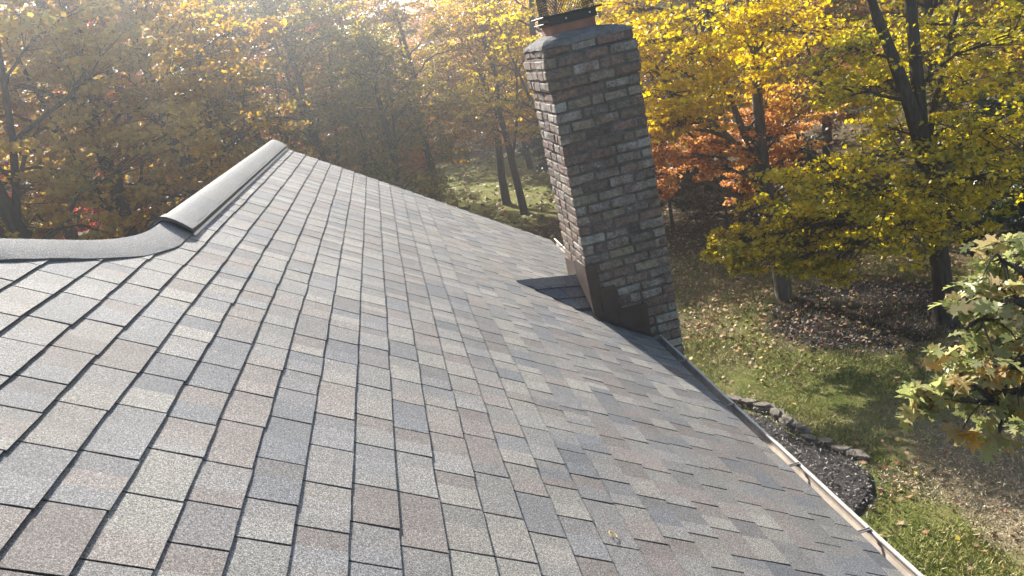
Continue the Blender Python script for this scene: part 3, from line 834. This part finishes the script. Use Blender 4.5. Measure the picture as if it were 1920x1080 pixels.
# oak standing right of the photo, its branch reaching into view
bO = np.array((7.6, 3.0, 0.0))
trunkO = [(0, 0, -.05), (-.05, .05, 1.5), (-.1, .1, 3.0), (-.1, .05, 4.6), (0, 0, 6.2), (.1, 0, 8.2), (.1, .1, 10)]
padsO = local(bO, [(1790, 640, 5.0, .18), (1850, 600, 5.0, .25), (1905, 560, 5.1, .28), (1880, 490, 5.2, .22), (1840, 680, 4.9, .25), (1900, 650, 4.9, .3), (1780, 745, 4.7, .2), (1850, 745, 4.75, .25), (1740, 750, 4.7, .13), (1905, 730, 4.8, .28), (1890, 800, 4.6, .18), (1825, 560, 5.1, .16),
      (1960, 600, 5.1, .35), (1980, 720, 4.8, .35), (2050, 640, 5.2, .4), (1930, 470, 5.2, .22), (2100, 500, 5.5, .4)])
for k in range(26):
    a = k * 2.4; h = 4.2 + 6 * rgA.random(); rr = 3.1 * math.sqrt(rgA.random()) + .3
    x_, y_ = rr * cos(a), rr * sin(a)
    pr = bO + np.array((x_, y_, h)); az = math.degrees(math.atan2(pr[0], pr[1]))
    if az < 55: continue
    padsO.append((x_, y_, h, .7))
L_ = lambda px, py, hd: at(px, py, hd) - bO
forkO = [([(-.1, .1, 2.9), L_(2130, 640, 5.6), L_(2020, 660, 5.2), L_(1940, 670, 5.05), L_(1870, 690, 4.95)], .07),
         ([L_(2020, 660, 5.2), L_(1960, 590, 5.15), L_(1900, 560, 5.1), L_(1850, 580, 5.05), L_(1810, 620, 5.0)], .035),
         ([L_(1960, 668, 5.08), L_(1910, 740, 4.85), L_(1850, 755, 4.75), L_(1785, 748, 4.7)], .03),
         ([L_(1960, 590, 5.15), L_(1920, 510, 5.2), L_(1885, 490, 5.2)], .025),
         ([(-.1, .08, 3.8), (1.0, -.6, 5.0), (1.8, -1.2, 6.0)], .07), ([(-.05, .05, 5.0), (.4, -1.3, 6.2), (.7, -2.0, 7.4)], .06)]
tb, cme = tree_meshes(23, trunkO, .2, padsO, 6, .128, OAKL, 7, forkO, flat=.75, limb_r=.03)
place_tree('oak_tree', bO, tb, cme, M['bark2'], M['oak'], 'pale green oak branch with lobed leaves reaching in beside the gutter')

# ---- generic trees: six shapes, copied with their parts
def gen(seed, h, cr, z0, npad, per, lsize, lean=0.0, sub=14, padr=1.05):
    rg = np.random.default_rng(seed)
    tr = [np.array((0, 0, -.1))]; lx, ly = rg.normal(size=2) * .03 + (lean, 0)
    for k in range(1, 8):
        z = h * .93 * k / 7; tr.append(np.array((lx * z + rg.normal() * .06 * k / 3, ly * z + rg.normal() * .06 * k / 3, z)))
    pads = []
    for k in range(npad):
        f = (k + .5) / npad; z = z0 + (h - z0) * f
        prof = cr * (math.sin(pi * min(1, .16 + .84 * f)) ** .6) if f < .97 else .3
        a = k * 2.39996 + rg.normal() * .4; rr = prof * (.35 + .65 * math.sqrt(rg.random()))
        c = tr[min(7, max(1, int(z / h * 7)))]
        pads.append((c[0] + rr * cos(a), c[1] + rr * sin(a), z, padr * rg.uniform(.7, 1.25)))
    fk = []
    for k in range(2):
        a = rg.uniform(0, 2 * pi); s0 = tr[2 + k]
        fk.append(([s0, s0 + (cos(a) * .5, sin(a) * .5, h * .14), s0 + (cos(a) * .9, sin(a) * .9, h * .3), s0 + (cos(a) * 1.2, sin(a) * 1.2, h * .45)], .075))
    tb, cme = tree_meshes(seed, tr, .14 + .006 * h, pads, per, lsize, KITE, sub, fk)
    me = tb.build('trunk', M['bark'], None, smooth=True, fix=False); tm = me.data; bpy.data.objects.remove(me)
    return tm, cme
PROTO = [gen(101, 11, 3.2, 1.6, 33, 62, .12), gen(102, 12, 3.4, 2.4, 35, 62, .12), gen(103, 10.5, 2.9, 3.4, 25, 46, .115, .04), gen(104, 13, 3.6, 2.0, 37, 62, .125), gen(105, 10, 2.6, 4.2, 24, 46, .115, -.05), gen(106, 14, 3.8, 3.0, 32, 46, .14)]
def put(k, az, d, s, rot, leaf, label, group=None, name='maple_tree', bark='bark'):
    a = R(az); x, y = d * sin(a), d * cos(a)
    r_ = empty(name, (x, y, float(gz(x, y)) - .03)); r_.scale = (s, s, s); r_.rotation_euler = (0, 0, rot); tag(r_, label, 'tree', group)
    for nm, me, mt in (('trunk', PROTO[k][0], M[bark]), ('crown', PROTO[k][1], M[leaf])):
        o = bpy.data.objects.new(nm, me); COL.objects.link(o); o.parent = r_
        if len(me.materials) == 0: me.materials.append(mt)
        o.material_slots[0].link = 'OBJECT'; o.material_slots[0].material = mt
    return r_
G1 = 'maples standing beyond the ridge'
put(0, -25, 17.5, 1.05, .3, 'rust', 'hazy rust brown maple at the left edge of the photo above the hip cap', G1)
put(3, -19, 20, .98, 1.3, 'rust', 'wide brown gold maple behind the hip cap, second from the left edge', G1)
put(1, -13.2, 20.5, .93, 2.2, 'gold', 'dull golden maple rising behind the bend of the ridge cap', G1)
put(2, -8.6, 24, .88, 3.1, 'olive', 'maple with thin leaning trunk just left of the ridge vent end', G1)
put(0, -4.8, 24.5, .86, 4.2, 'olive', 'olive green maple standing directly behind the far end of the ridge vent', G1)
put(1, -.8, 22.5, .6, 5.1, 'olive', 'dark olive maple just right of the far ridge end', G1)
put(2, 2.0, 28, .8, .9, 'gold', 'orange gold maple above the middle of the far roof edge', G1)
put(4, 8.6, 26.6, .74, 1.9, 'gold', 'golden maple with a thick dark trunk beside the clearing left of the chimney', G1)
put(4, 7.4, 29.0, .84, 3.7, 'yellow', 'bright yellow maple with leaning trunk at the edge of the sunlit clearing', G1)
put(2, 11.8, 25, .86, 5.5, 'yellow', 'yellow maple mostly hidden behind the chimney stack', G1)
put(3, -.8, 33.5, .84, 2.9, 'gold', 'tall golden maple filling the gap above the far ridge end', G1)
G2 = 'trees of the wood behind'
far = [(-29, 24, 'rust'), (-22.5, 27, 'red'), (-16.5, 29, 'rust'), (-11, 31, 'orange'), (-6, 33, 'gold'), (-2.5, 31, 'orange'), (-3.8, 42, 'yellow'), (5.2, 43, 'orange'), (9.8, 36, 'orange'), (13.5, 33, 'orange'), (17, 31, 'orange'), (20.5, 28, 'gold'), (24, 26, 'rust'), (27.5, 31, 'ygreen'), (31, 25, 'orange'), (34.5, 29, 'olive'), (38, 23.5, 'olive'), (42, 29, 'ygreen'), (46, 21, 'rust'), (50, 27, 'gold')]
desc = {'rust': 'rusty brown', 'red': 'crimson tinted', 'orange': 'orange', 'gold': 'golden', 'yellow': 'yellow', 'ygreen': 'yellow green', 'olive': 'olive green'}
where = ['past the left edge of the photo', 'in the top left corner', 'at top left between two brown gold maples', 'above the bend of the ridge cap', 'high above the ridge vent', 'above the far ridge end', 'above the upper far roof edge', 'at the back of the sunlit clearing', 'behind the golden maple beside the clearing', 'just left of the chimney cap', 'directly behind the chimney', 'just right of the chimney', 'behind the orange leaves right of the chimney', 'deep between the two forked maples', 'behind the yellow green maple boughs', 'behind the forked trunk at top right', 'in the top right corner', 'at the right edge above the oak branch', 'past the right edge of the photo', 'far past the right edge of the photo']
for n_, (az, d, lf) in enumerate(far):
    put([3, 5, 1, 3, 5, 0][n_ % 6], az, d, (.95 + .1 * ((n_ * 7) % 3) if az < -8 else .9 if az < -4 else .84 if az < 0 else .62) if az < 0 else .62 + .05 * ((n_ * 7) % 3), n_ * 1.7, lf, f'{desc[lf]} tree of the wood {where[n_]}', G2)
# far wood behind: reads as one mass of foliage
rgF = np.random.default_rng(77); C = []; Rr = []
tbF = MB()
for k in range(90):
    az = R(-42 + 100 * (k + rgF.random()) / 90); d = rgF.uniform(46, 66); x, y = d * sin(az), d * cos(az); h = rgF.uniform(12, 14.5) if az < R(-8) else rgF.uniform(6.5, 8) if az < R(4) else rgF.uniform(8.5, 10.5)
    tbF.tube([(x, y, -.1), (x + rgF.normal() * .3, y, h * .5), (x + rgF.normal() * .6, y, h * .9)], [.25, .17, .06], 6)
    for q in range(42):
        f = rgF.random(); rr = 3.6 * math.sin(pi * (.12 + .85 * f)) ** .6 * math.sqrt(rgF.random()); a = rgF.uniform(0, 2 * pi)
        C.append((x + rr * cos(a), y + rr * sin(a), 1 + (h - 1) * f)); Rr.append((1.0, 1.0, .6))
Vf, kf = leaves(rgF, np.array(C), np.array(Rr), 26, .36, KITE)
nf = len(Vf) // 4
wood = link('forest', np_mesh('forest', Vf, 4, rnd=np.repeat(rgF.random(90), nf // 90)), m_leaf('far_wood_leaf', [(.1, (.22, .10, .03)), (.3, (.42, .22, .04)), (.5, (.45, .33, .05)), (.7, (.18, .18, .05)), (.9, (.40, .14, .05))], nscale=.06))
tag(wood, 'far wood of orange, yellow and green autumn trees', 'forest', kind='stuff')
tag(tbF.build('forest_trunks', M['bark'], None, smooth=True, fix=False), 'dim trunks deep in the far wood', 'forest', kind='stuff')

# shrubs and undergrowth
def shrub(base, w, h, n, per, lsize, leaf, label, seed, name='shrub', shape=KITE):
    rg = np.random.default_rng(seed); pads = []
    for k in range(n):
        a = k * 2.4; z = h * (.18 + .8 * rg.random()); rr = w * math.sqrt(rg.random()) * (1 - .45 * (z / h) ** 2)
        pads.append((rr * cos(a), rr * sin(a), z, w * .32))
    tb, cme = tree_meshes(seed, [(0, 0, -.05), (.02, 0, h * .3), (.05, .03, h * .6), (.05, .05, h * .85)], .05, pads, per, lsize, shape, 9, limb_r=.03, low=.05)
    r_ = empty(name, base); tag(r_, label, 'shrub', 'shrubs under the trees')
    tb.build('stem', M['bark'], r_, smooth=True, fix=False); link('foliage', cme, M[leaf], r_)
def gp(az, d): a = R(az); return (d * sin(a), d * cos(a), 0)
shrub(gp(19.6, 20.5), 1.3, 3.2, 16, 40, .11, 'dark', 'dark evergreen shrub just right of the chimney below the orange leaves', 301, 'evergreen_shrub')
shrub(gp(23.6, 18.5), 1.5, 2.2, 14, 16, .10, 'brown', 'bare brown bush behind the trunk of the orange maple', 302)
shrub(gp(27.5, 20.5), 1.8, 2.9, 16, 30, .12, 'dark', 'dark bush in the shade between the two maple trunks', 303)
shrub(gp(31.5, 19), 1.4, 2.2, 12, 20, .11, 'brown', 'brown bush left of the forked maple trunk', 304)
shrub(gp(42.6, 16.5), 1.5, 3.0, 16, 45, .12, 'dark', 'dark evergreen shrub at the right edge of the photo', 305, 'evergreen_shrub')
shrub(gp(39, 20), 1.6, 2.4, 14, 30, .12, 'green', 'green shrub right of the forked maple trunk', 306)
shrub(gp(-.5, 19), 1.5, 3.2, 18, 40, .12, 'olive', 'olive shrub showing over the upper far roof edge', 307)
shrub(gp(-6, 20), 1.8, 3.4, 18, 40, .12, 'rust', 'rusty shrub behind the ridge vent', 308)
shrub(gp(-15, 16.5), 1.8, 3.6, 18, 45, .12, 'rust', 'brown gold shrub behind the bend of the ridge cap', 309)
shrub(gp(-22, 14.5), 1.8, 3.8, 18, 45, .12, 'olive', 'olive brown shrub behind the hip cap at the left', 310)
shrub(gp(12.5, 31), 2.0, 3.0, 16, 40, .14, 'dark', 'dark shrub in the shade behind the chimney', 311)

# ------------------------------------------------------------------ edging stones, mulch, litter, grass
def pip(P, x, y):
    ins = np.zeros(len(x), bool); n = len(P)
    for i in range(n):
        x1, y1 = P[i][:2]; x2, y2 = P[(i + 1) % n][:2]
        c = ((y1 > y) != (y2 > y)) & (x < (x2 - x1) * (y - y1) / (y2 - y1 + 1e-12) + x1); ins ^= c
    return ins
bed = [gnd(1372, 765), gnd(1440, 782), gnd(1472, 808), gnd(1520, 832), gnd(1560, 845), gnd(1612, 868), gnd(1642, 893), gnd(1648, 930), gnd(1612, 985), gnd(1560, 1030)] + [np.array((2.2, 5.6, 0)), np.array((1.9, 10.2, 0))]
rs = random.Random(5)
mbd = MB(); cen = sum(bed) / len(bed)
def m_mulch():
    m = NT('black_mulch'); n = m.noise(60, detail=6, rough=.8)
    m.bump(n, 1, .04); return m.set(m.ramp(n, [(.3, (.014, .012, .011)), (.55, (.05, .042, .038)), (.75, (.13, .11, .095))]), .75, .4)
M['mulch'] = m_mulch()
rings = [[cen + (p - cen) * f + np.array((0, 0, .03 * (1 - f) ** .5 + (.045 if f < .99 else -.04))) for p in bed] for f in (1.0, .9, .7, .4, .05)]
for a in range(4):
    for i in range(len(bed)):
        j = (i + 1) % len(bed); mbd.poly([rings[a][i], rings[a][j], rings[a + 1][j], rings[a + 1][i]])
mbd.poly(rings[-1])
tag(mbd.build('mulch_bed', M['mulch'], smooth=True), kind='structure')
rg = np.random.default_rng(9)
def chips(n, xr, yr, test, z, size):
    x = rg.uniform(*xr, n); y = rg.uniform(*yr, n); k = test(x, y); x, y = x[k], y[k]
    sh = np.array([(-.12, -.5, 0), (.12, -.45, .02), (.14, .5, 0), (-.1, .45, .02)])
    P, kk = leaves(rg, np.stack([x, y, np.full(len(x), z)], 1), np.tile((.01, .01, .035), (len(x), 1)), 1, size, sh, .55)
    return np_mesh('mulch_chips', P, kk, rnd=rg.random(len(x)))
m = NT('mulch_chip'); M['chip'] = m.set(m.ramp(m.attr('rnd', 'Fac'), [(.2, (.03, .026, .024)), (.6, (.11, .095, .084)), (.9, (.28, .235, .20))]), .5, .5)
tag(link('mulch_chips', chips(24000, (1.8, 5.2), (5.4, 10.4), lambda x, y: pip(bed, x + rg.normal(size=len(x)) * .1, y + rg.normal(size=len(x)) * .1), .09, .036), M['chip']), 'black shredded mulch in the bed below the gutter', 'mulch', kind='stuff')
tag(link('mulch_chips', chips(13000, (5.6, 9.4), (9.6, 13.6), lambda x, y: ((x - 7.45) / 1.75) ** 2 + ((y - 11.6) / 1.7) ** 2 < .85 + .3 * np.sin(x * 5 + y * 3), .04, .04), M['chip']), 'dark mulch round the two maple trunks', 'mulch', kind='stuff')

m = NT('straw_bit'); M['straw'] = m.set(m.ramp(m.attr('rnd', 'Fac'), [(.1, (.16, .11, .06)), (.5, (.38, .30, .19)), (.9, (.62, .52, .36))]), .7, .3)
tag(link('straw_mulch', chips(42000, (4.2, 10.2), (3.2, 8.4), lambda x, y: (((x - 7.6) / 2.6) ** 2 + ((y - 7.0) / 1.2) ** 2 < 1.05 + .25 * np.sin(5 * x + 3 * y)) | (((x - 6.4) / 1.4) ** 2 + ((y - 5.2) / 2.2) ** 2 < 1.05 + .25 * np.sin(4 * x - 3 * y)), .035, .032), M['straw']), 'dry straw and bare soil beside the lawn', 'straw', kind='stuff')
pl = G_STONE; seg = []; 
tot = [np.linalg.norm(pl[i + 1] - pl[i]) for i in range(len(pl) - 1)]; LT = sum(tot)
def along(t):
    for i, L in enumerate(tot):
        if t <= L or i == len(tot) - 1: return pl[i] + (pl[i + 1] - pl[i]) * (t / L), (pl[i + 1] - pl[i]) / L
        t -= L
ords = ['first', 'second', 'third', 'fourth', 'fifth', 'sixth', 'seventh', 'eighth', 'ninth', 'tenth', 'eleventh', 'twelfth', 'thirteenth', 'fourteenth', 'fifteenth', 'sixteenth', 'seventeenth']
def stone(c, d, L, w, h, z, label):
    b = MB(); n = 7; rr = [rs.uniform(.68, 1.2) for _ in range(n)]; a0 = math.atan2(d[1], d[0]) + rs.uniform(-.6, .6)
    lay = []
    for (f, zz) in ((.9, 0), (1.0, h * .3), (.98, h * .8), (.86, h)):
        lay.append([(cos(2 * pi * (k + .5) / n) * L * rr[k] * f * 1.05, sin(2 * pi * (k + .5) / n) * w * rr[k] * f * 1.05, zz + rs.uniform(-.006, .006)) for k in range(n)])
    tx, ty = rs.uniform(-.08, .08), rs.uniform(-.1, .1)
    Q = lambda p: (cos(a0) * p[0] - sin(a0) * p[1], sin(a0) * p[0] + cos(a0) * p[1], p[2] + tx * p[0] + ty * p[1])
    for a in range(3):
        for k in range(n): j = (k + 1) % n; b.poly([Q(lay[a][k]), Q(lay[a][j]), Q(lay[a + 1][j]), Q(lay[a + 1][k])])
    b.poly([Q(p) for p in lay[-1]]); b.poly([Q(p) for p in lay[0][::-1]])
    o = b.build('edging_stone', M['stone']); o.location = (c[0], c[1], z); tag(o, label, 'stone', 'stones edging the mulch bed')
t = .06; k = 0
while t < LT and k < 17:
    c, d = along(t); L = rs.uniform(.09, .19)
    stone(c + np.array((rs.uniform(-.03, .03), rs.uniform(-.03, .03), 0)), d, L, rs.uniform(.07, .115), rs.uniform(.05, .085), -.005 + float(gz(c[0], c[1])), f'flat tan edging stone, {ords[k]} in the row counted from the gutter')
    if k < 6: stone(c + np.array((rs.uniform(-.04, .04), rs.uniform(-.03, .03), 0)), d, L * .95, rs.uniform(.06, .085), .04, .07 + float(gz(c[0], c[1])), f'flat slab lying on top of the {ords[k]} edging stone from the gutter')
    t += L * 1.75 + rs.uniform(0, .03); k += 1

def m_litter():
    m = NT('fallen_leaf')
    return m.set(m.ramp(m.attr('rnd', 'Fac'), [(.0, (.16, .09, .05)), (.3, (.30, .17, .09)), (.5, (.42, .27, .15)), (.68, (.36, .13, .07)), (.85, (.50, .36, .16)), (1, (.55, .42, .06))]), .6, .3)
def sinn(x, y): return np.sin(x * 1.7 + y * .9) + np.sin(y * 2.3 - x * 1.1 + 2) + np.sin(x * 3.7 + 1) * .5
n = 34000; x = rg.uniform(2.2, 14, n); y = rg.uniform(4.5, 24, n)
dens = .16 + .12 * sinn(x, y) + .75 * np.exp(-(((x - 5.4) / 1.5) ** 2 + ((y - 12.3) / 1.3) ** 2)) + .12 * np.exp(-(((x - 7.5) / 1.6) ** 2 + ((y - 11) / 1.6) ** 2)) + .4 * (y + .28 * x > 15)
k_ = (rg.random(n) < dens) & ~pip(bed, x, y); x, y = x[k_], y[k_]
P, kk = leaves(rg, np.stack([x, y, gz(x, y) + .035], 1), np.tile((.02, .02, .018), (len(x), 1)), 1, .07, MAPLE, .6)
tag(link('fallen_leaves', np_mesh('fallen_leaves', P, kk, rnd=rg.random(len(x))), m_litter()), 'fallen maple leaves scattered over the lawn', 'leaves', kind='stuff')
n = 9000; x = rg.uniform(-14, 26, n); y = rg.uniform(20, 46, n)
P, kk = leaves(rg, np.stack([x, y, gz(x, y) + .05], 1), np.tile((.02, .02, .02), (len(x), 1)), 1, .17, KITE, .5)
tag(link('fallen_leaves', np_mesh('fallen_leaves', P, kk, rnd=rg.random(len(x))), bpy.data.materials['fallen_leaf']), 'leaf litter on the forest floor', 'leaves', kind='stuff')

def m_grass():
    m = NT('grass_blade')
    f = m.math('ADD', m.math('MULTIPLY', m.attr('rnd', 'Fac'), .55), m.math('MULTIPLY', m.noise(1.1, detail=4), .6))
    return m.set(m.ramp(f, [(.2, (.14, .165, .035)), (.45, (.25, .26, .065)), (.65, (.36, .33, .12)), (.85, (.5, .43, .22))]), .6, .25)
n = 260000; x = rg.uniform(2.0, 10.5, n); y = rg.uniform(4.6, 17, n)
vis = np.hypot(x, y)
bare = (((x - 7.6) / 2.6) ** 2 + ((y - 7.0) / 1.2) ** 2 < 1.15 + .25 * sinn(x * 2, y * 2)) | (((x - 6.4) / 1.4) ** 2 + ((y - 5.2) / 2.2) ** 2 < 1.1 + .25 * sinn(x * 2, y * 2)) | (((x - 7.45) / 1.75) ** 2 + ((y - 11.6) / 1.7) ** 2 < 1.0 + .2 * sinn(x * 2, y * 2))
pr = np.where(bare, .10, np.clip(.75 + .2 * sinn(x * .8, y * .8), .15, 1)) * np.clip(1.6 - (y + .28 * x) / 16, .1, 1)
k_ = (rg.random(n) < pr) & ~pip(bed, x, y); x, y = x[k_], y[k_]; N = len(x)
a = rg.uniform(0, 2 * pi, N); w = rg.uniform(.005, .009, N); h = rg.uniform(.03, .065, N); ln = rg.normal(size=(N, 2)) * .03
z = gz(x, y) - .004
T = np.stack([np.stack([x - w * np.cos(a), y - w * np.sin(a), z], 1), np.stack([x + w * np.cos(a), y + w * np.sin(a), z], 1), np.stack([x + ln[:, 0], y + ln[:, 1], z + h], 1)], 1)
tag(link('grass', np_mesh('grass', T.reshape(-1, 3), 3, rnd=rg.random(N)), m_grass()), 'short green and straw coloured lawn grass', 'grass', kind='stuff')

# ------------------------------------------------------------------ haze
hz = MB(); hz.box((0, 30, 12), (215, 245, 13.6))
mh = bpy.data.materials.new('haze_air'); mh.use_nodes = True; t_ = mh.node_tree; t_.nodes.remove(t_.nodes['Principled BSDF'])
pv = t_.nodes.new('ShaderNodeVolumePrincipled'); pv.inputs['Density'].default_value = .0062; pv.inputs['Anisotropy'].default_value = .86
pv.inputs['Color'].default_value = (.93, .96, 1.0, 1); t_.links.new(pv.outputs[0], t_.nodes['Material Output'].inputs['Volume'])
tag(hz.build('haze', mh), kind='stuff')
